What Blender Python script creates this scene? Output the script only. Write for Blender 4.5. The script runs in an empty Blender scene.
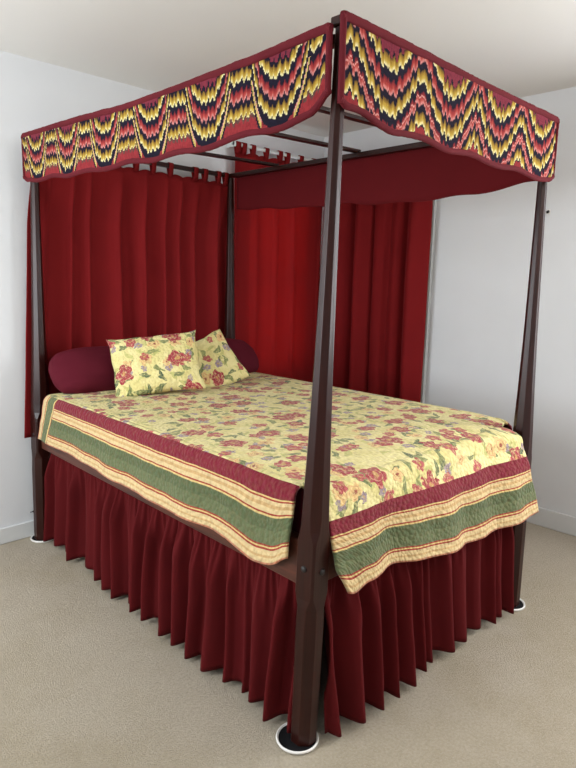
import bpy, bmesh, math, random
from mathutils import Vector, Matrix, noise
PI = math.pi
S = bpy.context.scene
COL = S.collection
rnd = random.Random(7)

# ------------------------------------------------------------------ camera
CX, CY, CZ, YAW, PITCH, ROLL, FPX = -1.25781, -1.11732, 1.44161, 0.78975, -0.1714, 0.02198, 602.9
_d = Vector((math.cos(YAW)*math.cos(PITCH), math.sin(YAW)*math.cos(PITCH), math.sin(PITCH)))
_r = Vector((math.sin(YAW), -math.cos(YAW), 0)); _u = _r.cross(_d)
_r2 = _r*math.cos(ROLL) + _u*math.sin(ROLL); _u2 = -_r*math.sin(ROLL) + _u*math.cos(ROLL)
cd = bpy.data.cameras.new('camera'); cam = bpy.data.objects.new('camera', cd); COL.objects.link(cam)
cam.matrix_world = Matrix(((_r2.x, _u2.x, -_d.x, CX), (_r2.y, _u2.y, -_d.y, CY), (_r2.z, _u2.z, -_d.z, CZ), (0, 0, 0, 1)))
cd.sensor_fit = 'HORIZONTAL'; cd.sensor_width = 36; cd.lens = FPX*36/576; cd.clip_start = .02
S.camera = cam

# ------------------------------------------------------------------ light, exposure
W_ROOM_L, W_ROOM_N = -2.5, -2.7           # wall planes behind the camera
XW, YW, HC = 2.297, 2.1346, 2.509         # right wall, head wall, ceiling
world = bpy.data.worlds.new('daylight'); S.world = world; world.use_nodes = True
bg = world.node_tree.nodes['Background']; bg.inputs[0].default_value = (.80, .90, 1, 1); bg.inputs[1].default_value = 4

def area(name, loc, direction, sx, sy, power, color):
    l = bpy.data.lights.new(name, 'AREA'); l.shape = 'RECTANGLE'; l.size = sx; l.size_y = sy; l.energy = power; l.color = color
    o = bpy.data.objects.new(name, l); COL.objects.link(o); o.location = loc
    o.rotation_euler = Vector(direction).to_track_quat('-Z', 'Y').to_euler(); return o
area('side_window_daylight', (W_ROOM_L+.03, 1.15, 1.5), (1, 0, -.02), 1.4, 1.4, 46, (.91, .96, 1))
area('right_window_daylight', (XW-.03, -1.35, 1.5), (-1, 0, -.05), 1.3, 1.4, 46, (.95, .97, 1))
def point(name, loc, power, color, rad):
    l = bpy.data.lights.new(name, 'POINT'); l.energy = power; l.color = color; l.shadow_soft_size = rad
    o = bpy.data.objects.new(name, l); COL.objects.link(o); o.location = loc; return o
point('added_fill_light', (.1, -1.7, 2.22), 14, (1, .94, .86), .12)  # added fill light near the ceiling, from no known lamp
S.view_settings.view_transform = 'Standard'; S.view_settings.look = 'None'
S.view_settings.gamma = 1; S.view_settings.use_curve_mapping = False
S.view_settings.exposure = 0.70

# ------------------------------------------------------------------ node helpers
def srgb(r, g, b):
    f = lambda c: (c/255/12.92) if c/255 <= .04045 else ((c/255+.055)/1.055)**2.4
    return (f(r), f(g), f(b), 1)

class G:                                   # a tiny expression layer over a node tree
    def __init__(s, name, rough=.8, spec=.3):
        s.mat = bpy.data.materials.new(name); s.mat.use_nodes = True
        s.nt = s.mat.node_tree; s.b = s.nt.nodes['Principled BSDF']
        s.b.inputs['Roughness'].default_value = rough
        s.b.inputs['Specular IOR Level'].default_value = spec
    def n(s, t): return s.nt.nodes.new(t)
    def put(s, inp, v):
        if isinstance(v, X): s.nt.links.new(v.o, inp)
        elif v is not None: inp.default_value = v
    def m(s, op, a, b=None, c=None):
        k = s.n('ShaderNodeMath'); k.operation = op
        s.put(k.inputs[0], a); s.put(k.inputs[1], b); s.put(k.inputs[2], c)
        return X(s, k.outputs[0])
    def uv(s): return X(s, s.n('ShaderNodeTexCoord').outputs['UV'])
    def objc(s): return X(s, s.n('ShaderNodeTexCoord').outputs['Object'])
    def xyz(s, v):
        k = s.n('ShaderNodeSeparateXYZ'); s.put(k.inputs[0], v); return [X(s, k.outputs[i]) for i in range(3)]
    def vec(s, x, y, z=0.0):
        k = s.n('ShaderNodeCombineXYZ'); s.put(k.inputs[0], x); s.put(k.inputs[1], y); s.put(k.inputs[2], z); return X(s, k.outputs[0])
    def noise(s, v, sc, det=2.0, rough=.5):
        k = s.n('ShaderNodeTexNoise'); s.put(k.inputs['Vector'], v); k.inputs['Scale'].default_value = sc
        k.inputs['Detail'].default_value = det; k.inputs['Roughness'].default_value = rough; return X(s, k.outputs[0])
    def white(s, v, dim='1D'):
        k = s.n('ShaderNodeTexWhiteNoise'); k.noise_dimensions = dim
        s.put(k.inputs['W'] if dim == '1D' else k.inputs['Vector'], v); return X(s, k.outputs[0])
    def voro(s, v, feat='F1', dim='2D', rand=1.0, scale=1.0):
        k = s.n('ShaderNodeTexVoronoi'); k.voronoi_dimensions = dim; k.feature = feat
        s.put(k.inputs['Vector'], v); k.inputs['Scale'].default_value = scale; k.inputs['Randomness'].default_value = rand
        return k
    def mix(s, f, a, b, mode='MIX'):
        k = s.n('ShaderNodeMix'); k.data_type = 'RGBA'; k.blend_type = mode; k.clamp_factor = True
        s.put(k.inputs[0], f); s.put(k.inputs[6], a); s.put(k.inputs[7], b); return X(s, k.outputs[2])
    def ramp(s, f, stops, interp='LINEAR'):
        k = s.n('ShaderNodeValToRGB'); s.put(k.inputs[0], f); cr = k.color_ramp; cr.interpolation = interp
        while len(cr.elements) < len(stops): cr.elements.new(1)
        for e, (p, c) in zip(cr.elements, stops): e.position = p; e.color = c
        return X(s, k.outputs[0])
    def mr(s, v, a, b, c=0.0, d=1.0, smooth=True):
        k = s.n('ShaderNodeMapRange'); k.interpolation_type = 'SMOOTHSTEP' if smooth else 'LINEAR'
        for i, q in enumerate((v, a, b, c, d)): s.put(k.inputs[i], q)
        return X(s, k.outputs[0])
    def color(s, c): s.put(s.b.inputs['Base Color'], c); return s
    def bump(s, h, strength=.3, dist=.01):
        k = s.n('ShaderNodeBump'); k.inputs['Strength'].default_value = strength; k.inputs['Distance'].default_value = dist
        s.put(k.inputs['Height'], h); s.nt.links.new(k.outputs[0], s.b.inputs['Normal']); return s
class X:
    def __init__(s, g, o): s.g, s.o = g, o
    def __add__(s, b): return s.g.m('ADD', s, b)
    __radd__ = __add__
    def __sub__(s, b): return s.g.m('SUBTRACT', s, b)
    def __rsub__(s, b): return s.g.m('SUBTRACT', b, s)
    def __mul__(s, b): return s.g.m('MULTIPLY', s, b)
    __rmul__ = __mul__
    def __truediv__(s, b): return s.g.m('DIVIDE', s, b)
    def __lt__(s, b): return s.g.m('LESS_THAN', s, b)
    def __gt__(s, b): return s.g.m('GREATER_THAN', s, b)

# ------------------------------------------------------------------ materials
def m_plain(name, rgb, rough=.8, spec=.3, var=0, sc=4):
    g = G(name, rough, spec)
    if var:
        c = srgb(*rgb); d = tuple(x*(1-var) for x in c[:3])+(1,)
        g.color(g.mix(g.noise(g.objc(), sc, 3), c, d))
    else: g.color(srgb(*rgb))
    return g.mat
def m_wall():
    g = G('painted_wall', .85, .2); n = g.noise(g.objc(), 3, 4)
    g.color(g.mix(n, srgb(224, 226, 228), srgb(217, 219, 222)))
    g.bump(g.noise(g.objc(), 130, 3), .12, .003); return g.mat
def m_ceil():
    g = G('ceiling_paint', .9, .1); g.color(srgb(232, 230, 226)); g.bump(g.noise(g.objc(), 160, 2), .15, .003); return g.mat
def m_carpet():
    g = G('carpet_pile', 1, .02); o = g.objc()
    big = g.mr(g.noise(o, 1.1, 4, .6), .42, .62); med = g.noise(o, 11, 5, .7); fine = g.noise(o, 210, 3, .8); sp = g.noise(o, 105, 4, .8)
    c = g.mix(big, srgb(192, 180, 160), srgb(178, 164, 138))
    c = g.mix(g.mr(med, .3, .7)*.35, c, srgb(204, 193, 174))
    c = g.mix(g.mr(sp, .38, .66)*.55, c, srgb(150, 135, 112))
    c = g.mix(g.mr(fine, .45, .7)*.5, c, srgb(214, 205, 190))
    g.color(c); g.bump(fine*.7+sp*.8+med*.25, .9, .010); g.b.inputs['Sheen Weight'].default_value = .15; return g.mat
def m_cloth(name, c1, c2, bs=500, rough=.85, transl=0, sheen=.1):
    g = G(name, rough, .12); o = g.objc()
    g.color(g.mix(g.noise(o, 6, 4), srgb(*c1), srgb(*c2)))
    g.bump(g.noise(o, bs, 2) + g.noise(o, 14, 3)*1.5, .18, .004)
    g.b.inputs['Sheen Weight'].default_value = sheen; g.b.inputs['Sheen Roughness'].default_value = .6
    g.b.inputs['Sheen Tint'].default_value = srgb(200, 60, 60)
    if transl:
        t = g.n('ShaderNodeBsdfTranslucent'); t.inputs[0].default_value = srgb(204, 78, 72)
        mx = g.n('ShaderNodeMixShader'); mx.inputs[0].default_value = transl
        out = g.nt.nodes['Material Output']
        g.nt.links.new(g.b.outputs[0], mx.inputs[1]); g.nt.links.new(t.outputs[0], mx.inputs[2]); g.nt.links.new(mx.outputs[0], out.inputs[0])
    return g.mat
def m_wood(name, c1, c2, c3, rough=.38):
    g = G(name, rough, .28); x, y, z = g.xyz(g.objc())
    v = g.vec(x*14, y*14, z*1.2); n = g.noise(v, 2.2, 5, .6); s_ = g.noise(g.vec(x*90, y*90, z*3), 1.5, 3)
    c = g.mix(g.mr(n, .3, .7), srgb(*c1), srgb(*c2)); c = g.mix(g.mr(s_, .55, .75)*.6, c, srgb(*c3))
    g.color(c); g.bump(s_*.6+n, .12, .004); return g.mat
WOOD = m_wood('dark_mahogany', (46, 16, 11), (34, 11, 8), (22, 7, 5), rough=.30)
def m_wood_rail():
    g = G('mahogany_rail', .42, .4); x, y, z = g.xyz(g.objc())
    n = g.noise(g.vec(x*2, y*2, z*25), 2, 5, .6)
    g.color(g.mix(g.mr(n, .3, .7), srgb(88, 46, 32), srgb(58, 28, 20))); g.bump(n, .1, .004); return g.mat
RAILW = m_wood_rail()

STITCH = [(.00, srgb(24, 22, 38)), (.15, srgb(26, 24, 40)), (.18, srgb(232, 222, 168)), (.26, srgb(190, 162, 70)), (.36, srgb(158, 124, 46)), (.44, srgb(108, 78, 38)), (.47, srgb(22, 20, 34)),
          (.63, srgb(26, 22, 38)), (.67, srgb(206, 136, 130)), (.75, srgb(172, 74, 66)), (.84, srgb(148, 48, 48)), (.91, srgb(112, 34, 42)), (.95, srgb(26, 22, 36)), (1.0, srgb(24, 22, 38))]
def m_needle(name, kind):
    """flame-stitch needlework: u along, v up from the bottom, metres"""
    g = G(name, .9, .1); u, v, _ = g.xyz(g.uv())
    colw = .0042
    uq = g.m('FLOOR', u/colw)*colw
    cid = g.m('FLOOR', u/colw)
    s = g.m('FRACT', (uq-.163)/.325+.5) - .5          # 0 at the middle of a swag
    a = g.m('ABSOLUTE', s)
    tooth = g.m('PINGPONG', uq, .0115)*1.3 + g.m('PINGPONG', uq+.004, .027)*.35 - .012
    j = (g.white(cid)-.5)*.008
    if kind == 'swag':
        e = g.m('POWER', a/.385, 3.0)*.20
        dU = v - e
        tt = tooth + j
        fu = g.ramp(g.m('FRACT', (dU+tt-.024)/.104), STITCH)
        fu = g.mix((dU+tt) < .030, fu, srgb(24, 22, 36))
        fp = g.ramp(g.m('FRACT', (v+tt-.142)/.104+2.0), STITCH)
        fp = g.mix(((v+tt) < .058)*((v+tt) > .046), fp, srgb(96, 66, 60))
        fp = g.mix((v+tt) < .046, fp, srgb(140, 46, 50))
        out = (dU+tt*.5) < .010
        c = g.mix(out, fu, fp)
        for lo, hi, col in ((.002, .010, (206, 150, 140)), (-.014, .002, (196, 170, 96)), (-.034, -.014, (26, 22, 36))):
            c = g.mix((dU < hi)*(dU > lo)*(a > .2)*(v < .15), c, srgb(*col))
        mv = (dU + tt*1.4) > .190
    else:
        tooth = tooth*.7 + g.m('PINGPONG', uq+.006, .0155)*1.1 - .008
        x = g.m('MINIMUM', a/.42, 1.0)
        h = g.m('POWER', x, 1.9)*.108 + g.m('MAXIMUM', a-.42, 0.0)*.1
        dU = v - h
        c = g.ramp(g.m('FRACT', (dU+tooth+j-.026)/.116+1.0), STITCH)
        dT = dU + tooth*.8
        c = g.mix((dT < .009)*(dT > .004)*(a > .1), c, srgb(206, 140, 132))
        c = g.mix((dT < -.078), c, srgb(140, 46, 50))
        mv = (dU + tooth*1.6) > .202
    c = g.mix(mv, c, srgb(122, 46, 60))
    st = g.white(g.vec(cid, g.m('FLOOR', (v+j)/.009)), '2D')
    c = g.mix(st*.30, c, srgb(30, 16, 20))
    g.color(c)
    hb = g.m('PINGPONG', u, colw/2)*300 + g.m('PINGPONG', v, .0045)*60
    g.bump(hb, .5, .003); return g.mat
NEEDLE_L = m_needle('flame_stitch_swags', 'swag')
NEEDLE_R = m_needle('flame_stitch_waves', 'wave')
BIND = m_cloth('burgundy_binding', (98, 30, 38), (76, 22, 29), 160)

def floral(g, p):
    """flowers, leaves and blossoms on pale yellow; p = cloth metres"""
    warp = g.noise(p, 9, 2)
    x, y, _ = g.xyz(p)
    w1 = g.noise(p, 34, 3)
    x = x + (g.noise(p, 24, 4)-.5)*.042; y = y + (g.noise(g.vec(y+5.0, x+2.0), 24, 4)-.5)*.042
    def cell(sc, ox, oy, rand=.9):
        q = g.vec(x*sc+ox, y*sc+oy); k = g.voro(q, rand=rand)
        px, py, _ = g.xyz(X(g, k.outputs['Position'])); qx, qy, _ = g.xyz(q)
        r1, r2, r3 = g.xyz(X(g, k.outputs['Color']))
        return (qx-px)/sc, (qy-py)/sc, r1, r2, r3
    base = g.mix(g.mr(warp, .35, .65), srgb(228, 217, 158), srgb(218, 206, 140))
    base = g.mix(g.mr(g.noise(p, 45, 3), .5, .72)*.5, base, srgb(200, 190, 124))
    cl = g.mr(g.noise(p, 4.6, 1), .40, .52)                 # where the sprays cluster
    def leaf(c, sc, ox, oy, a, b, pr, c1, c2):
        dx, dy, r1, r2, r3 = cell(sc, ox, oy)
        an = r1*12.0; co = g.m('COSINE', an); si = g.m('SINE', an)
        lx = dx*co+dy*si; ly = dy*co-dx*si
        ly = ly + lx*lx*9.0
        e = (lx/a)*(lx/a) + g.m('ABSOLUTE', ly/b) + (w1-.5)*.6
        msk = (e < 1.0)*(r2 < pr)
        vein = g.m('ABSOLUTE', ly) < .0012
        cc = g.mix(r3, srgb(*c1), srgb(*c2)); cc = g.mix(vein*.5, cc, srgb(178, 176, 120))
        return g.mix(msk, c, cc)
    def bloom(c, sc, ox, oy, R, pr, pet, dark, mid, light, heart, edge=True):
        dx, dy, r1, r2, r3 = cell(sc, ox, oy, .75)
        r = g.m('SQRT', dx*dx+dy*dy); an = g.m('ARCTAN2', dy, dx)
        pw = g.m('ABSOLUTE', g.m('COSINE', an*(pet/2)+r1*6.0))
        RR = (pw*.32+.62+(w1-.5)*.5)*(r3*.4+.72)*R
        t = r/RR
        msk = (t < 1.0)*(r2 < pr)
        ring = g.m('FRACT', t*2.4+pw*.5+r1)
        cc = g.ramp(ring, [(0, srgb(*dark)), (.35, srgb(*mid)), (.8, srgb(*mid)), (1, srgb(*light))])
        cc = g.mix(g.mr(t, .3, .16), cc, srgb(*heart))
        return g.mix(msk, c, cc)
    c = base
    c = leaf(c, 15, 3.1, 7.7, .034, .009, .6, (184, 182, 112), (200, 194, 124))
    c = leaf(c, 10, 13.1, 1.7, .038, .013, .55, (98, 112, 76), (142, 148, 96))
    c = leaf(c, 12, 5.3, 21.7, .032, .011, .45, (84, 100, 78), (128, 136, 92))
    c = bloom(c, 14, 31, 4, .026, .30, 6, (118, 100, 120), (154, 136, 146), (210, 196, 180), (196, 160, 90))
    c = bloom(c, 10, 9, 14, .036, .35, 5, (186, 130, 90), (222, 186, 128), (238, 220, 170), (150, 76, 66))
    c = bloom(c, 9, 2, 33, .034, .42, 5, (146, 52, 62), (176, 84, 86), (216, 150, 136), (190, 150, 90))
    c = bloom(c, 5.8, 40, 11, .054, .66, 5, (130, 38, 52), (164, 68, 76), (218, 150, 138), (196, 150, 96))
    c = g.mix(g.mr(g.noise(p, 70, 3), .46, .72)*.6, c, base)
    return c
def quilt_bump(g, p, c, extra=None):
    k = g.voro(g.vec(*[a*1.0 for a in g.xyz(p)[:2]]), 'F1', scale=62)
    h = X(g, k.outputs['Distance'])*-1.0 + g.noise(p, 38, 3)*1.6
    g.bump(h, .55, .010)
def m_quilt(Wt, Vh):
    """bedspread: uv = metres of cloth, borders along its edges"""
    g = G('floral_quilt', .9, .12); p = g.uv(); u, v, _ = g.xyz(p)
    wob = (g.noise(p, 9, 2)-.5)*.010
    d = g.m('MINIMUM', g.m('MINIMUM', u, v), Wt-u) + wob*.5
    dh = Vh - v
    cream = srgb(208, 184, 136); cr2 = srgb(194, 160, 110); red = srgb(118, 32, 48); gold = srgb(208, 182, 120); grn = srgb(96, 106, 74); grd = srgb(84, 96, 66); dr = srgb(150, 52, 46)
    STR = [(0, srgb(196, 128, 96)), (.022, cream), (.075, cr2), (.105, cream), (.165, dr), (.19, gold), (.21, dr), (.228, grn), (.40, grd), (.545, grn), (.555, gold), (.58, dr),
           (.598, cream), (.66, cr2), (.70, cream), (.745, dr), (.765, gold), (.785, red), (.9, red), (1, red)]
    st = g.ramp(d/.245, STR, 'CONSTANT')
    hd = g.ramp(dh/.25, [(0, srgb(196, 128, 96)), (.03, cream), (.15, dr), (.18, gold), (.21, grn), (.48, gold), (.52, dr)], 'CONSTANT')
    fl = floral(g, p)
    c = g.mix(d < .245, fl, st)
    c = g.mix((dh < .135)*(d < .245), c, hd)
    mott = g.mr(g.noise(p, 60, 3), .35, .7)
    c = g.mix(mott*.22, c, srgb(120, 90, 60))
    g.color(c); quilt_bump(g, p, c)
    g.b.inputs['Sheen Weight'].default_value = .1
    return g.mat
def m_floral_pillow(name, ox, oy):
    g = G(name, .88, .12); x, y, z = g.xyz(g.uv()); p = g.vec(x+ox, y+oy)
    g.color(floral(g, p)); quilt_bump(g, p, None); return g.mat

WALL, CEIL, CARPET = m_wall(), m_ceil(), m_carpet()
TRIM = m_plain('white_trim_paint', (214, 216, 216), .5, .4, .03)
CURT = m_cloth('red_curtain_cotton', (122, 24, 26), (110, 20, 23), sheen=.02)
WCURT = m_cloth('red_window_curtain', (140, 32, 34), (128, 27, 30), transl=.28, sheen=.02)
SKIRT = m_cloth('burgundy_skirt_cotton', (88, 16, 19), (74, 13, 16), sheen=0)
LINING = m_cloth('dark_red_lining', (98, 21, 26), (88, 18, 23), sheen=.03)
BURG = m_cloth('burgundy_pillowcase', (88, 22, 36), (78, 18, 31), sheen=.06)
WHITE = m_plain('white_plastic', (232, 230, 226), .35, .5)
BLACK = m_plain('black_felt', (20, 20, 23), .8, .2)
METAL = m_plain('dark_iron', (34, 30, 30), .45, .4)
RODM = m_plain('white_enamel_rod', (222, 226, 226), .35, .5)
gg = G('window_glass', .02, .5); _t = gg.n('ShaderNodeBsdfTransparent'); _m = gg.n('ShaderNodeMixShader'); _m.inputs[0].default_value = .88
gg.nt.links.new(gg.b.outputs[0], _m.inputs[1]); gg.nt.links.new(_t.outputs[0], _m.inputs[2]); gg.nt.links.new(_m.outputs[0], gg.nt.nodes['Material Output'].inputs[0])
GLASS = gg.mat

# ------------------------------------------------------------------ object helpers
def tag(o, label=None, cat=None, group=None, kind=None):
    if label: o['label'] = label
    if cat: o['category'] = cat
    if group: o['group'] = group
    if kind: o['kind'] = kind
    return o
def empty(name, loc, label, cat, group=None):
    o = bpy.data.objects.new(name, None); o.location = loc; o.empty_display_size = .1; COL.objects.link(o)
    return tag(o, label, cat, group)
def wloc(o):
    v = Vector(o.location)
    while o.parent: o = o.parent; v += Vector(o.location)
    return v
def mesh(name, V, F, mat, parent=None, loc=None, uv=None, smooth=False, bevel=0, solid=0, sub=0):
    """V in world metres; stored relative to the object's own origin"""
    base = Vector(loc) if loc is not None else (wloc(parent) if parent else Vector((0, 0, 0)))
    me = bpy.data.meshes.new(name); me.from_pydata([Vector(v)-base for v in V], [], F)
    if uv is not None:
        lay = me.uv_layers.new(name='UVMap')
        for lp in me.loops: lay.data[lp.index].uv = uv[lp.vertex_index]
    me.materials.append(mat)
    o = bpy.data.objects.new(name, me); COL.objects.link(o)
    if parent: o.parent = parent; o.location = base - wloc(parent)
    else: o.location = base
    if smooth:
        for p in me.polygons: p.use_smooth = True
    if solid: k = o.modifiers.new('thickness', 'SOLIDIFY'); k.thickness = solid; k.offset = 0
    if bevel:
        k = o.modifiers.new('bevel', 'BEVEL'); k.width = bevel; k.segments = 2; k.limit_method = 'ANGLE'
    if sub: k = o.modifiers.new('sub', 'SUBSURF'); k.levels = sub; k.render_levels = sub
    return o
def boxVF(a, b, VF=None):
    V, F = VF if VF else ([], [])
    n = len(V); (x0, y0, z0), (x1, y1, z1) = a, b
    V += [(x0, y0, z0), (x1, y0, z0), (x1, y1, z0), (x0, y1, z0), (x0, y0, z1), (x1, y0, z1), (x1, y1, z1), (x0, y1, z1)]
    F += [tuple(n+i for i in f) for f in ((3, 2, 1, 0), (4, 5, 6, 7), (0, 1, 5, 4), (1, 2, 6, 5), (2, 3, 7, 6), (3, 0, 4, 7))]
    return V, F
def beam(p, q, w, h, VF=None):
    """rectangular bar from p to q, width w (horizontal), height h"""
    V, F = VF if VF else ([], []); n = len(V)
    p, q = Vector(p), Vector(q); d = (q-p).normalized(); s = d.cross(Vector((0, 0, 1))).normalized(); u = s.cross(d)
    for c in (p, q):
        for a, b in ((-1, -1), (1, -1), (1, 1), (-1, 1)): V.append(tuple(c+s*a*w/2+u*b*h/2))
    F += [tuple(n+i for i in f) for f in ((0, 1, 2, 3), (7, 6, 5, 4), (4, 5, 1, 0), (5, 6, 2, 1), (6, 7, 3, 2), (7, 4, 0, 3))]
    return V, F
def lathe(c, prof, n=40):
    V, F = [], []
    for r, z in prof:
        for i in range(n): a = 2*PI*i/n; V.append((c[0]+r*math.cos(a), c[1]+r*math.sin(a), c[2]+z))
    for k in range(len(prof)-1):
        for i in range(n): j = (i+1) % n; F.append((k*n+i, k*n+j, (k+1)*n+j, (k+1)*n+i))
    F.append(tuple(range(n))[::-1]); F.append(tuple((len(prof)-1)*n+i for i in range(n)))
    return V, F
def grid(nu, nv, fn):
    V, U, F = [], [], []
    for j in range(nv+1):
        for i in range(nu+1):
            p, t = fn(i/nu, j/nv); V.append(p); U.append(t)
    for j in range(nv):
        for i in range(nu): a = j*(nu+1)+i; F.append((a, a+1, a+nu+2, a+nu+1))
    return V, F, U
def ss(a, b, x):
    t = max(0, min(1, (x-a)/(b-a))); return t*t*(3-2*t)
def lerp(a, b, t): return a+(b-a)*t
def interp(pts, x):
    if x <= pts[0][0]: return pts[0][1]
    for (a, b), (c, d) in zip(pts, pts[1:]):
        if x <= c: t = (x-a)/(c-a); return lerp(b, d, t)
    return pts[-1][1]
def nz(x, y=0, z=0): return noise.noise(Vector((x, y, z)))

# ------------------------------------------------------------------ room
def struct(name, VF, mat, **k): return tag(mesh(name, VF[0], VF[1], mat, **k), kind='structure')
T = .12
struct('floor', boxVF((W_ROOM_L, W_ROOM_N, -.1), (XW, YW, 0)), CARPET)
struct('ceiling', boxVF((W_ROOM_L, W_ROOM_N, HC), (XW, YW, HC+.1)), CEIL)
# head wall with a window opening behind the curtains
hx0, hx1, hz0, hz1 = 1.47, 2.12, .75, 2.16
VF = boxVF((W_ROOM_L, YW, 0), (hx0, YW+T, HC)); boxVF((hx1, YW, 0), (XW+T, YW+T, HC), VF)
boxVF((hx0, YW, 0), (hx1, YW+T, hz0), VF); boxVF((hx0, YW, hz1), (hx1, YW+T, HC), VF)
struct('wall_back', VF, WALL)
struct('wall_right', boxVF((XW, W_ROOM_N, 0), (XW+T, YW, HC)), WALL)
struct('wall_left', boxVF((W_ROOM_L-T, W_ROOM_N, 0), (W_ROOM_L, YW+T, HC)), WALL)
struct('wall_front', boxVF((W_ROOM_L-T, W_ROOM_N-T, 0), (XW+T, W_ROOM_N, HC)), WALL)
def base(name, a, b): struct(name, boxVF(a, b), TRIM, bevel=.005)
base('baseboard_back', (W_ROOM_L, YW-.014, 0), (XW-.014, YW, .09))
base('baseboard_right', (XW-.014, W_ROOM_N, 0), (XW, YW, .115))
base('baseboard_left', (W_ROOM_L, W_ROOM_N, 0), (W_ROOM_L+.014, YW-.014, .1))
# window 1 (head wall) and window 2 (right wall), both mostly behind their curtains
def frame(VF, a0, a1, z0, z1, w, mk):
    for s, t, p, q in ((a0, a0+w, z0, z1), (a1-w, a1, z0, z1), (a0+w, a1-w, z0, z0+w), (a0+w, a1-w, z1-w, z1), (a0+w, a1-w, (z0+z1)/2-.02, (z0+z1)/2+.02)): boxVF(*mk(s, t, p, q), VF)
w1 = tag(bpy.data.objects.new('window_1', None), kind='structure'); COL.objects.link(w1); w1.location = (1.8, YW, hz0)
VF = ([], []); frame(VF, hx0, hx1, hz0, hz1, .05, lambda s, t, p, q: ((s, YW+.02, p), (t, YW+.07, q)))
mesh('window_frame', *VF, TRIM, parent=w1)
mesh('glass_pane', *boxVF((hx0+.05, YW+.04, hz0+.05), (hx1-.05, YW+.045, hz1-.05)), GLASS, parent=w1)
w2 = tag(bpy.data.objects.new('window_2', None), kind='structure'); COL.objects.link(w2); w2.location = (XW, 1.6, .5)
VF = ([], []); y0, y1 = 1.125, 2.05
frame(VF, y0, y1, .55, 2.2, .055, lambda s, t, p, q: ((XW-.022, s, p), (XW, t, q)))
mesh('window_frame', *VF, TRIM, parent=w2)
mesh('glass_pane', *boxVF((XW-.008, y0+.055, .6), (XW-.003, y1-.055, 2.15)), GLASS, parent=w2)

# ------------------------------------------------------------------ bed
BW, BL, BH = 1.3083, 2.044, 2.1
CFX, CFY = 1.272, -.034
FEET = {'A': (-.010, .037), 'C': (CFX, CFY), 'B': (.006, BL+.008), 'D': (BW, BL-.005)}
TOPS = {'A': (-.002, -.017), 'C': (BW+.0069, .0089), 'B': (.051, BL-.002), 'D': (BW-.0023, BL-.0103)}
def post_c(k, z):
    t = z/BH; a, b = FEET[k], TOPS[k]; return lerp(a[0], b[0], t), lerp(a[1], b[1], t)
HW = [(0, .040), (.45, .042), (.50, .037), (.68, .037), (.74, .040), (.9, .0355), (1.1, .0285), (1.6, .0205), (2.09, .0155)]
bed = empty('canopy_bed', (BW/2, BL/2, 0), 'dark mahogany four poster bed with tapering octagonal posts and slatted canopy frame', 'bed')
def post(k):
    zs = [.006, .2, .4, .47, .50, .515, .55, .62, .675, .69, .72, .76, .85, 1.0, 1.2, 1.45, 1.7, 1.9, 2.075]
    V, F = [], []
    for z in zs:
        cx, cy = post_c(k, z); w = interp(HW, z)*{'A': 1, 'C': 1, 'B': 1.12, 'D': 1.18}[k]
        blk = 1-(ss(.47, .515, z)*(1-ss(.675, .74, z)))       # 0 = square block at the rails
        ch = w*lerp(.16, .586, blk)
        for px, py in ((w, -w+ch), (w, w-ch), (w-ch, w), (-w+ch, w), (-w, w-ch), (-w, -w+ch), (-w+ch, -w), (w-ch, -w)):
            V.append((cx+px, cy+py, z))
    for j in range(len(zs)-1):
        for i in range(8): F.append((j*8+i, j*8+(i+1) % 8, (j+1)*8+(i+1) % 8, (j+1)*8+i))
    F.append(tuple(range(8))[::-1]); F.append(tuple((len(zs)-1)*8+i for i in range(8)))
    o = mesh('bed_post', V, F, WOOD, parent=bed, loc=(FEET[k][0], FEET[k][1], 0), bevel=.0015)
    return o
posts = {k: post(k) for k in 'ACBD'}
# bolts on the near post
def bolt(k, ax, z):
    c = post_c(k, z); w = .037; V, F = [], []; n = 16
    for r, d in ((.010, -.002), (.010, .004), (.007, .007), (.0, .0075)):
        for i in range(n):
            a = 2*PI*i/n; p = [c[0], c[1], z]; q = 1-ax
            p[ax] -= w + d; p[q] += r*math.cos(a); p[2] += r*math.sin(a); V.append(tuple(p))
    for j in range(3):
        for i in range(n): F.append((j*n+i, j*n+(i+1) % n, (j+1)*n+(i+1) % n, (j+1)*n+i))
    mesh('bolt', V, F, METAL, parent=posts[k], smooth=True)
bolt('A', 0, .60); bolt('A', 1, .592); bolt('B', 0, .60); bolt('C', 1, .592)
def rail(name, a, b, z0, z1, w, mat):
    pa, pb = post_c(a, (z0+z1)/2), post_c(b, (z0+z1)/2); d = (Vector(pb)-Vector(pa)).normalized()*.042
    p = (pa[0]+d.x, pa[1]+d.y, (z0+z1)/2); q = (pb[0]-d.x, pb[1]-d.y, (z0+z1)/2)
    V, F = beam(p, q, w, z1-z0); mesh(name, V, F, mat, parent=bed, bevel=.004)
rail('side_rail', 'A', 'B', .526, .672, .036, RAILW); rail('side_rail', 'C', 'D', .526, .672, .036, RAILW)
rail('foot_rail', 'A', 'C', .54, .69, .036, RAILW); rail('head_rail', 'B', 'D', .54, .69, .036, RAILW)
# canopy frame on the post tops
def trail(a, b, ext, z, w, h):
    p, q = Vector(TOPS[a]), Vector(TOPS[b]); d = (q-p).normalized()
    p = p - d*ext; q = q + d*ext
    V, F = beam((p.x, p.y, z), (q.x, q.y, z), w, h); mesh('canopy_rail', V, F, WOOD, parent=bed, bevel=.003)
trail('A', 'B', -.012, 2.050, .030, .024); trail('C', 'D', .018, 2.088, .034, .026)
trail('A', 'C', -.018, 2.088, .030, .024); trail('B', 'D', -.018, 2.088, .030, .024)
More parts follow.
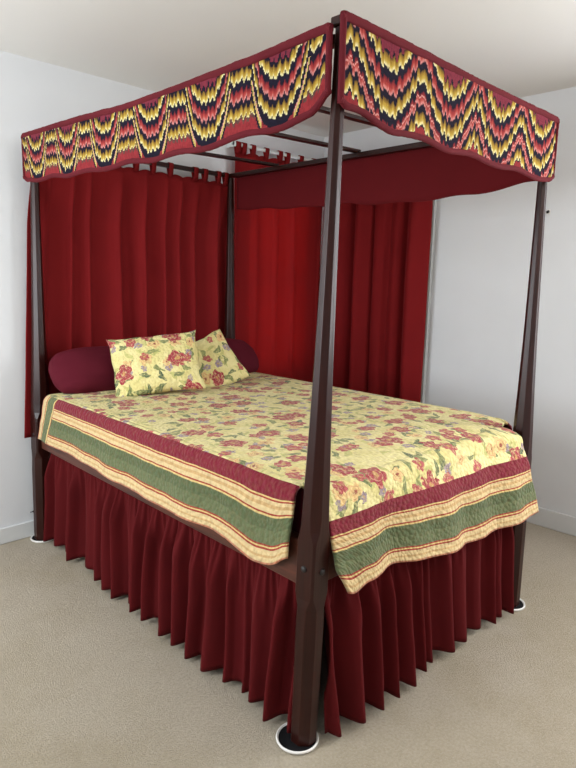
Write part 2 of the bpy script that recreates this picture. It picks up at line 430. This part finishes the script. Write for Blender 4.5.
# near-corner end cap of the frame
c = TOPS['A']; mesh('end_cap', *boxVF((c[0]-.024, c[1]-.016, 2.0755), (c[0]+.020, c[1]+.018, 2.098)), WOOD, parent=bed, bevel=.003)
for y in (1.62, 1.0, .55):
    mesh('canopy_slat', *beam((-.002, y, 2.070), (BW+.014, y, 2.110), .038, .014), WOOD, parent=bed, bevel=.002)

# mattress
tag(mesh('mattress', *boxVF((.03, .085, .60), (BW-.02, 1.97, .825)), BURG, loc=(BW/2, 1.02, .60), bevel=.03), 'mattress in a burgundy sheet lying under the floral quilt', 'mattress')

# quilt
X0, X1, Y0, YH, ZT = .005, 1.352, .055, 1.86, .838
HL, HR = .262, .262
RR = .035
XCN, YCN = X1-.142, Y0+.09
HZ = [(.08, .632), (.15, .572), (.25, .550), (.36, .582), (.475, .588), (.8, .578), (1.2, .594), (1.74, .612), (1.94, .598)]
def hem(y): return ZT + .024 - sum(interp(HZ, y+k*.02) for k in (-1, 0, 1))/3
Ra = RR*PI/2
WT = HL+Ra*0+(X1-X0)+HR; VH = .38+(YH-Y0)
QUILT = m_quilt(WT, VH)
QV, QF, QU = [], [], []
def addgrid(g):
    n = len(QV); QV.extend(g[0]); QU.extend(g[2]); QF.extend([tuple(n+i for i in f) for f in g[1]])
def cdrop(x, y):
    r = math.hypot(max(0, x-(X1-.16)), max(0, Y0+.18-y)); return .014*ss(.08, .24, r)
def puff(x, y): return .0045*nz(x*5, y*5) + .0016*nz(x*28, y*28, 3)
def topf(i, j):
    x = lerp(X0, X1, i); y = lerp(Y0, YH, j)
    if x > XCN and y < YCN:                       # rounded far foot corner
        a_, b_ = (x-XCN)/.142, (YCN-y)/.09; r_ = math.hypot(a_, b_); m_ = max(a_, b_)
        if r_ > 0: x = XCN + .142*a_*m_/r_; y = YCN - .09*b_*m_/r_
    return (x, y, ZT+puff(x, y)*min(1, 12*min(i, 1-i, j)+.0) - .006*(1-ss(0, .25, y-Y0)) - cdrop(x, y)), (HL+x-X0, .38+y-Y0)
addgrid(grid(120, 160, topf))
def side(sgn, xe, hang, ys, ye, Uf, wave, shear):
    def f(i, j):
        y = lerp(ys, ye, i); hl = hang(y) if callable(hang) else hang
        s = j*hl
        if s < Ra: a = s/RR; dx = RR*math.sin(a); dz = RR*(1-math.cos(a))
        else: t = s-Ra; dx = RR + t*.10 + wave*ss(0, .15, t)*(.55*math.sin(y*11+1)+.45*math.sin(y*23)); dz = RR + t
        dz0 = -.006*(1-ss(0, .25, y-Y0))
        yy = y + shear*j*ss(1.45, 1.86, y)
        dx -= .012*j*ss(1.7, 1.86, y) if shear else 0
        return (xe+sgn*dx + .003*nz(y*20, s*20, sgn), yy, ZT-dz+dz0-(cdrop(xe, yy) if sgn > 0 else 0)*(1-j)), (Uf(j), .38+y-Y0)
    return grid(170, 24, f)
addgrid(side(-1, X0, hem, .082, YH, lambda j: HL*(1-j), .010, .085))
addgrid(side(1, X1, HR, YCN, YH, lambda j: WT-HR+HR*j, .010, 0))
# small corner gusset pieces of the top are covered by the posts; foot drop:
def fh(x): return interp([(0, .33), (.083, .345), (.2, .352), (.33, .35), (.6, .385), (.8, .405), (1.1, .40), (1.3, .392), (1.4, .385)], x)
RF = .055; Rfa = RF*PI/2
def footf(i, j):
    xa = .024 + .055*ss(.74, 1.04, j)**1.4; xb = lerp(XCN, 1.252, ss(.3, 1, j))
    x = lerp(xa, xb, i); s = j*fh(x)
    if s < Rfa: a = s/RF; dy = RF*math.sin(a); dz = RF*(1-math.cos(a))
    else:
        t = s-Rfa; dy = RF + t*.20 + .022*ss(.25, .6, x)*ss(0, .1, t); dz = RF+t*.98
        dy += .016*ss(0, .2, t)*(math.sin(x*13+.6)*.6+.4*math.sin(x*29+2))
    # it passes in front of the far post
    out = ss(.95, 1.22, x); dy += out*.052*ss(0, .06, s)
    dz -= .004*out
    u = HL+(x-X0) - ss(.4, 1, j)*.19*(1-ss(.06, .42, x))
    tip = .022*ss(.75, 1, j)*(1-ss(.0, .07, abs(x-.10)))
    return (x, Y0-dy+.003*nz(x*18, s*18), ZT-dz-tip-.006-cdrop(x, Y0)*(1-j)), (u, max(0, .38*(1-j)))
addgrid(grid(150, 40, footf))
# far foot corner fold hanging beyond the far post
def cornf(i, j):
    a = lerp(PI*.24, PI/2, i); s = j*HR
    if s < Ra: p = RR*math.sin(s/RR); dz = RR*(1-math.cos(s/RR))
    else: t = s-Ra; p = RR+t*.16; dz = RR+t
    c0 = cdrop(X1, YCN-.09*math.cos(a))
    return (XCN+(.142+p)*math.sin(a), YCN-(.09+p)*math.cos(a), ZT-dz-c0*(1-j)), (WT-HR+HR*j, .38-.09*math.cos(a)*(1+j))
addgrid(grid(14, 14, cornf))
q = mesh('floral_quilt', QV, QF, QUILT, loc=(BW/2, .95, .83), uv=QU, smooth=True, solid=.010)
tag(q, 'quilted bedspread with burgundy roses on yellow and striped green and burgundy border', 'quilt')

# bed skirt
skirt = empty('bed_skirt', (BW/2, BL/2, 0), 'gathered burgundy bed skirt hanging from the rails to the carpet', 'bed skirt')
def folds(length, mean, seed):
    """fold boundaries for gathered cloth"""
    r = random.Random(seed); out = [0]
    while out[-1] < length: out.append(out[-1]+mean*r.uniform(.45, 1.6))
    return out
def cfolds(length, mean, seed):
    """broad soft folds parted by narrow valleys"""
    r = random.Random(seed); out = [0]; k = 0
    while out[-1] < length: out.append(out[-1]+mean*(r.uniform(.8, 1.9) if k % 2 == 0 else r.uniform(.28, .6))); k += 1
    return out
def foldval(bd, amps, s):
    for k in range(len(bd)-1):
        if bd[k] <= s < bd[k+1]:
            t = (s-bd[k])/(bd[k+1]-bd[k]); v = math.sin(PI*t)
            return (v if k % 2 == 0 else -v*.8)*amps[k % len(amps)]
    return 0
def skirt_panel(p0, p1, out, seed, z1=.55, amp=.036, flare=.026):
    p0, p1, out = Vector(p0), Vector(p1), Vector(out); Ln = (p1-p0).length
    bd = folds(Ln*1.05+.1, .046, seed); r = random.Random(seed+5); am = [r.choice((.35, .7, 1.0, 1.35)) for _ in range(61)]
    fine = folds(Ln*1.02, .0125, seed+9)
    n = int(Ln*300)
    lift = [r.uniform(0, .022) for _ in range(80)]
    def f(i, j):
        s = i*Ln; drop = j                      # 0 top, 1 bottom
        sw = s + .006*drop*math.sin(s*17+seed) + .035*nz(s*4, drop*1.2, seed)
        a = foldval(bd, am, sw); b = foldval(fine, [1, .6, .9], s)
        off = amp*a*(ss(0, .35, drop)*.9+.1) + .0075*b*(1-ss(.06, .5, drop)) + flare*drop
        pos = p0.lerp(p1, i) + out*off
        z = z1 + (.016+(.012+.018*nz(s*5, seed)) - .006*a - z1)*drop
        return (pos.x, pos.y, z), (s, drop)
    V, F, U = grid(n, 26, f)
    return mesh('skirt_panel', V, F, SKIRT, parent=skirt, smooth=True, solid=.002)
skirt_panel((.004, .055, 0), (.040, 1.968, 0), (-1, 0, 0), 3)
skirt_panel((.034, .030, 0), (1.205, -.010, 0), (0, -1, 0), 11, flare=.045)
skirt_panel((BW-.01, .01, 0), (BW-.01, 2.0, 0), (1, 0, 0), 21)  # unseen far side, added to keep light from passing under the bed

# caster cups
CUP = [(.0, 0), (.060, 0), (.0665, .004), (.069, .009), (.0675, .014), (.064, .0135), (.0605, .008), (0, .006)]
def cup(k, label):
    x, y = FEET[k]
    if k == 'A': x, y = x-.014, y+.013
    e = empty('caster_cup', (x, y, 0), label, 'caster cup', 'caster cups under the bed posts')
    V, F = lathe((x, y, 0), CUP[1:-1]); mesh('rim', V, F, WHITE, parent=e, smooth=True)
    V, F = lathe((x, y, 0), [(.0615, .0055), (.0600, .0105), (.058, .0085), (.03, .0085)]); t = mesh('felt_pad', V, F, BLACK, parent=e, smooth=True); t['label'] = 'black pad inside the cup'
for k, l in (('A', 'white round cup with black pad under the near corner bed post'), ('B', 'white round cup under the bed post beside the head wall at left'), ('C', 'white round cup under the far right post at the foot of the bed')): cup(k, l)
for k in 'ABC':
    for v in posts[k].data.vertices:
        if v.co.z < .02: v.co.z = .009
for v in posts['D'].data.vertices:
    if v.co.z < .02: v.co.z = 0

# needlework valances
def valance(name, root_loc, label, ax, other, s0, s1, ztop, zbot, mat, sgn, phase, thick=.012, clip0=0, needle=True, cat='valance'):
    """panel in a vertical plane; ax = axis it runs along"""
    root = empty(name, root_loc, label, cat)
    L_ = s1-s0
    def bot(s):
        b = zbot(s) + .005*math.cos((s-phase)/.325*2*PI)*-1 + .003*nz(s*9, ax)
        b += clip0*.03*(1-ss(0, .07, s-s0))
        b += .014*(1-ss(0, .03, s-s0)) + .014*(1-ss(0, .03, s1-s))
        return b
    def top(s): return ztop(s) + .002*nz(s*16, 4.2) - .010*(1-ss(0, .015, s1-s)) - .006*(1-ss(0, .015, s-s0))
    def bow(s, v): return .006*math.sin(s*5.1+1)*(1-v)
    def build(nm, m, m0, m1, mb, mt, th, off, n=120, nv=10):
        def f(i, j, side):
            s = lerp(s0+m0, s1-m1, i); zb, zt = bot(s)+mb, top(s)-mt; z = lerp(zb, zt, j)
            p = [0, 0, z]; p[ax] = s; p[1-ax] = other + sgn*(off+bow(s, j)) + side*th/2
            return tuple(p), (s-phase+.163, z-bot(s))
        a = grid(n, nv, lambda i, j: f(i, j, -1)); b = grid(n, nv, lambda i, j: f(i, j, 1)); k = len(a[0])
        V = a[0]+b[0]; U = a[2]+b[2]; F = a[1]+[tuple(k+x for x in q[::-1]) for q in b[1]]
        rim = list(range(n+1)) + [(n+1)*j+n for j in range(1, nv+1)] + [(n+1)*nv+i for i in range(n-1, -1, -1)] + [(n+1)*j for j in range(nv-1, 0, -1)]
        for x, y in zip(rim, rim[1:]+rim[:1]): F.append((x, k+x, k+y, y))
        return V, F, U
    bw_ = .020
    if needle:
        V, F, U = build('needlework', mat, 0.004, 0.004, .004, .004, thick*.6, 0); mesh('needlework_panel', V, F, mat, parent=root, uv=U)
        # binding: four strips in one piece, rounded edge
        BV, BF = [], []
        def strip(f0, f1, n=130):
            base_ = len(BV); ring = 8
            for i in range(n+1):
                t = i/n; (sa, za), (sb, zb) = f0(t), f1(t)
                for r in range(ring):
                    a = 2*PI*r/ring; w = (1+math.cos(a))/2; s_ = lerp(sa, sb, w); z_ = lerp(za, zb, w)
                    d = math.sin(a)*thick*.75 + .0012*nz(s_*70, z_*70, a)
                    p = [0, 0, z_+.0015*nz(s_*60, z_*60, 2)]; p[ax] = s_; p[1-ax] = other+sgn*bow(sa, .5)+d; BV.append(tuple(p))
            for i in range(n):
                for r in range(ring): q_ = (r+1) % ring; BF.append((base_+i*ring+r, base_+i*ring+q_, base_+(i+1)*ring+q_, base_+(i+1)*ring+r))
            BF.append(tuple(base_+r for r in range(ring))); BF.append(tuple(base_+n*ring+r for r in range(ring))[::-1])
        strip(lambda t: (lerp(s0, s1, t), top(lerp(s0, s1, t))), lambda t: (lerp(s0+.006, s1-.006, t), top(lerp(s0, s1, t))-.026))
        strip(lambda t: (lerp(s0, s1, t), bot(lerp(s0, s1, t))), lambda t: (lerp(s0+.006, s1-.006, t), bot(lerp(s0, s1, t))+bw_))
        strip(lambda t: (s0, lerp(bot(s0), top(s0), t)), lambda t: (s0+bw_*.8, lerp(bot(s0), top(s0)-.004, t)), 30)
        strip(lambda t: (s1, lerp(bot(s1), top(s1), t)), lambda t: (s1-bw_*.8, lerp(bot(s1), top(s1)-.004, t)), 30)
        mesh('binding', BV, BF, BIND, parent=root, smooth=True)
    return root, build
valance('needlework_valance', (-.036, 1, 1.85), 'long zigzag needlework valance along the near side of the canopy', 1, -.042, -.022, 1.955,
        lambda s: interp([(0, 2.079), (.25, 2.068), (1.0, 2.066), (1.5, 2.088), (2, 2.105)], s), lambda s: interp([(0, 1.860), (.17, 1.848), (.6, 1.838), (1.0, 1.846), (1.3, 1.848), (2, 1.876)], s), NEEDLE_L, -1, .163, clip0=1)
valance('needlework_valance', (.64, -.036, 1.84), 'shorter zigzag needlework valance across the foot end of the canopy', 0, -.042, -.036, 1.292,
        lambda s: 2.104, lambda s: interp([(0, 1.868), (.06, 1.868), (.2, 1.850), (.6, 1.85), (1.3, 1.846)], s), NEEDLE_R, -1, .163)
# plain lining valance on the far side
def lin(i, j):
    y = lerp(.03, 2.01, i); zt = 2.094; zb = interp([(0, 1.872), (.1, 1.868), (.33, 1.842), (.52, 1.838), (.71, 1.832), (.95, 1.842), (1.1, 1.854), (1.4, 1.853), (1.9, 1.878), (2.05, 1.885)], y)+.005*math.sin(y*19)
    z = lerp(zb, zt, j); return (BW+.030+.008*math.sin(y*4)*(1-j), y, z), (y, z)
V, F, U = grid(120, 10, lin)
tag(mesh('lining_valance', V, F, LINING, loc=(BW+.03, 1, 1.84), smooth=True, solid=.008), 'plain dark red valance hanging along the far side of the canopy', 'valance')

# head curtain on the canopy rail
def curtain(name, root_loc, label, mat, ax, other, s0, s1, ztop, zbot, fold, amp, seed, tabs, tab_top, cat='curtain', tabw=.04, toprail=None, sgn=1, edgeflat=0, tabdepth=.036, sharp=1.0, hem_noise=.006, ampfn=None, skew=0, lean=0):
    root = empty(name, root_loc, label, cat); r = random.Random(seed); Ln = s1-s0
    bd = cfolds(Ln*1.1+.2, fold, seed); am = [r.uniform(.5, 1.1) for _ in range(41)]; am[1::2] = [r.uniform(.8, 1.35) for _ in am[1::2]]
    def f(i, j):                                   # j 0 top
        s = i*Ln; sw = s + .012*j*math.sin(s*7+seed) + .018*j*nz(s*3, j*1.5, seed)
        a = foldval(bd, am, sw)
        ap = amp*(.55+.45*ss(0, .4, j))*(ampfn(s0+s) if ampfn else 1)
        p = [0, 0, lerp(ztop, zbot, j) + hem_noise*j*nz(s*5, seed) - (1-j)**8*.012*(1-abs(math.sin(s*PI/.1)))]
        p[ax] = s0+s + skew*j*(1-ss(0, .5, s)) + .004*nz(s*8, j*3, 5); a += .30*math.sin(s*41+seed)*math.sin(s*13); p[1-ax] = (lerp(toprail+.004, other, ss(0, lean, j)) if lean else other) + sgn*ap*a*(ss(-.02, .12, j) if lean else 1) + .003*nz(s*9, j*6)
        return tuple(p), (s, j)
    V, F, U = grid(int(Ln*200), 40, f); mesh('curtain_panel', V, F, mat, parent=root, smooth=True, solid=.0025)
    for t in tabs:                                  # loops over the rail
        V, F = [], []; n = 14; w = tabw*r.uniform(.85, 1.1)
        path = []
        for k in range(n+1):
            a = PI*k/n; q_ = lambda c_: math.copysign(abs(c_)**.5, c_)
            path.append((-q_(math.cos(a))*tabdepth/2, tab_top-tabdepth/2+q_(math.sin(a))*tabdepth/2))
        jo = 0
        path = [(jo-.004, ztop-.02), (lerp(-tabdepth/2, jo, .3), ztop+.005)] + path + [(lerp(tabdepth/2, jo, .5), ztop+.005), (jo+.004, ztop-.02)]
        for d, z in path:
            for e in (-w/2, w/2):
                p = [0, 0, z]; p[ax] = t+e; p[1-ax] = (toprail if toprail is not None else other)+d; V.append(tuple(p))
        for k in range(len(path)-1): F.append((2*k, 2*k+1, 2*k+3, 2*k+2))
        mesh('tab', V, F, mat, parent=root, smooth=True, solid=.0025)
    return root
curtain('bed_curtain', (.62, 2.09, .57), 'dark red tab top curtain hanging behind the pillows from the canopy head rail', CURT, 0, 2.090, .040, 1.335, 2.045, .575, .078, .030, 4,
        [.10, .22, .36, .49, .62, .73, .847, 1.027, 1.10, 1.204, 1.262], 2.104, toprail=2.034, tabdepth=.034, tabw=.032, skew=-.095,
        ampfn=lambda x: (.3+.7*ss(.1, .25, x))*(1-.7*ss(1.2, 1.28, x)), lean=.25)
curtain('window_curtain', (1.8, 2.06, .4), 'bright red tab top curtain over the window on the head wall', WCURT, 0, 2.062, 1.365, 2.215, 2.262, .42, .13, .018, 8,
        [1.385, 1.438, 1.517, 1.638, 1.765, 1.838, 1.972, 2.11], 2.316, tabdepth=.028, tabw=.04)
curtain('window_curtain', (2.21, 1.6, .4), 'darker red curtain with deep folds over the right wall window', CURT, 1, 2.215, 1.10, 2.0, 2.262, .42, .10, .055, 22,
        [1.13, 1.25, 1.38, 1.52, 1.65, 1.78, 1.9], 2.316, tabdepth=.028, tabw=.04, sgn=-1)
def rod(name, ax, other, s0, s1, z, label, wallc):
    root = empty(name, ((s0+s1)/2, other, z) if ax == 0 else (other, (s0+s1)/2, z), label, 'curtain rod')
    def cyl(s_a, s_b, rr, n=16):
        V, F = [], []
        for s in (s_a, s_b):
            for i in range(n):
                a = 2*PI*i/n; p = [0, 0, z+rr*math.sin(a)]; p[ax] = s; p[1-ax] = other+rr*math.cos(a); V.append(tuple(p))
        for i in range(n): F.append((i, (i+1) % n, n+(i+1) % n, n+i))
        F.append(tuple(range(n))[::-1]); F.append(tuple(range(n, 2*n))); return V, F
    mesh('pole', *cyl(s0, s1, .0115), RODM, parent=root, smooth=False)
    for s in (s0+.006, s1-.006):
        a = [0, 0, z-.018]; b = [0, 0, z+.018]; a[ax] = s-.006; b[ax] = s+.006; lo, hi = sorted((other-.012 if wallc > other else other+.012, wallc)); a[1-ax] = lo; b[1-ax] = hi
        mesh('bracket', *boxVF(tuple(a), tuple(b)), RODM, parent=root)
rod('curtain_rod', 0, 2.062, 1.35, 2.19, 2.300, 'white curtain rod under tabs on the head wall', YW)
rod('curtain_rod', 1, 2.215, 1.085, 2.03, 2.300, 'white curtain rod on the right wall, above the darker red curtain', XW)

# pillows
def pillow(name, center, w, h, th, rot, mat, label, cat, ears=.05, seed=1, flat=.45, wr=.006, rnd_=0):
    M = Matrix.Translation(center) @ rot; V, U, F = [], [], []
    n = 36
    def surf(sd):
        def f(i, j):
            u, v = 2*i-1, 2*j-1
            u = math.copysign(abs(u)**.8, u); v = math.copysign(abs(v)**.8, v)
            e = (max(0, 1-u*u)*max(0, 1-v*v))**flat
            x = w/2*u*(1-ears*(1-v*v)*abs(u)**2); y = h/2*v*(1-ears*(1-u*u)*abs(v)**2)
            if rnd_:
                k_ = 1-rnd_*(u*v)**2*.30; x *= k_; y *= k_
            z = sd*th/2*e + wr*nz(u*2.5+seed, v*2.5, sd)*e + wr*.4*nz(u*8+seed, v*8, sd)*(.3+e)
            x += .008*nz(u*2, v*2, seed); y += .010*nz(u*2, v*2, seed+9)
            return tuple(M @ Vector((x, y, z))), (w/2*u+1, h/2*v+1)
        return grid(n, n, f)
    a = surf(1); b = surf(-1); k = len(a[0]); V = a[0]+b[0]; U = a[2]+b[2]; F = a[1]+[tuple(k+x for x in q_[::-1]) for q_ in b[1]]
    o = mesh(name, V, F, mat, loc=tuple(center), uv=U, smooth=True)
    bm = bmesh.new(); bm.from_mesh(o.data); bmesh.ops.remove_doubles(bm, verts=bm.verts, dist=.0008); bm.to_mesh(o.data); bm.free()
    for p in o.data.polygons: p.use_smooth = True
    return tag(o, label, cat)
def rotm(yaw, tilt, roll=0): # local z = facing normal; x = width; y = up
    return Matrix.Rotation(yaw, 4, 'Z') @ Matrix.Rotation(PI/2-tilt, 4, 'X') @ Matrix.Rotation(roll, 4, 'Z')
R_ = math.radians
pillow('bed_pillow', Vector((.335, 1.872, .932)), .64, .29, .21, rotm(R_(-3), R_(44), R_(-2)), BURG, 'plain burgundy pillow nearest the left bed post', 'pillow', ears=.0, seed=3, flat=.42, rnd_=.6)
pillow('bed_pillow', Vector((1.09, 1.885, .932)), .64, .29, .20, rotm(R_(3), R_(44)), BURG, 'plain burgundy pillow behind the floral cushions, at the far side of the bed', 'pillow', ears=.0, seed=6, flat=.42, rnd_=.6)
pillow('floral_cushion', Vector((.447, 1.580, .992)), .47, .34, .13, rotm(R_(-31), R_(30), R_(7)), m_floral_pillow('floral_cushion_near', .31, .12), 'square floral cushion in front, wide face turned to the camera', 'cushion', ears=.08, seed=11)
pillow('floral_cushion', Vector((.815, 1.640, .943)), .40, .34, .12, rotm(R_(-24), R_(32), R_(25)), m_floral_pillow('floral_cushion_far', 2.17, 1.9), 'floral cushion tucked behind the front one, right edge slanting down', 'cushion', ears=.06, seed=17)

# little things on the walls
e = empty('wall_hook', (XW, .382, 1.854), 'tiny dark metal hook on the right wall beside the canopy corner', 'hook')
V, F = boxVF((XW-.006, .373, 1.842), (XW, .391, 1.868)); mesh('plate', V, F, WHITE, parent=e, bevel=.002)
V, F = beam((XW-.006, .382, 1.858), (XW-.024, .382, 1.850), .010, .012); mesh('prong', V, F, METAL, parent=e)
VF = boxVF((-.030, YW-.006, .136), (-.008, YW, .140)); boxVF((-.016, YW-.012, .134), (-.006, YW, .143), VF)
tag(mesh('cable_stub', *VF, BLACK, loc=(-.02, YW, .138), bevel=.002), 'short dark cable end on the head wall above the baseboard, left of the bed', 'cable')
# unseen pendant, added only to go with the fill light
e = empty('added_lamp', (.1, -1.7, HC), 'added unseen pendant that goes with the fill light', 'lamp')
V, F = lathe((.1, -1.7, HC), [(.05, 0), (.05, -.02), (.004, -.025), (.004, -.10), (.03, -.105), (.03, -.14)]); mesh('added_lamp_cord', V, F, WHITE, parent=e)
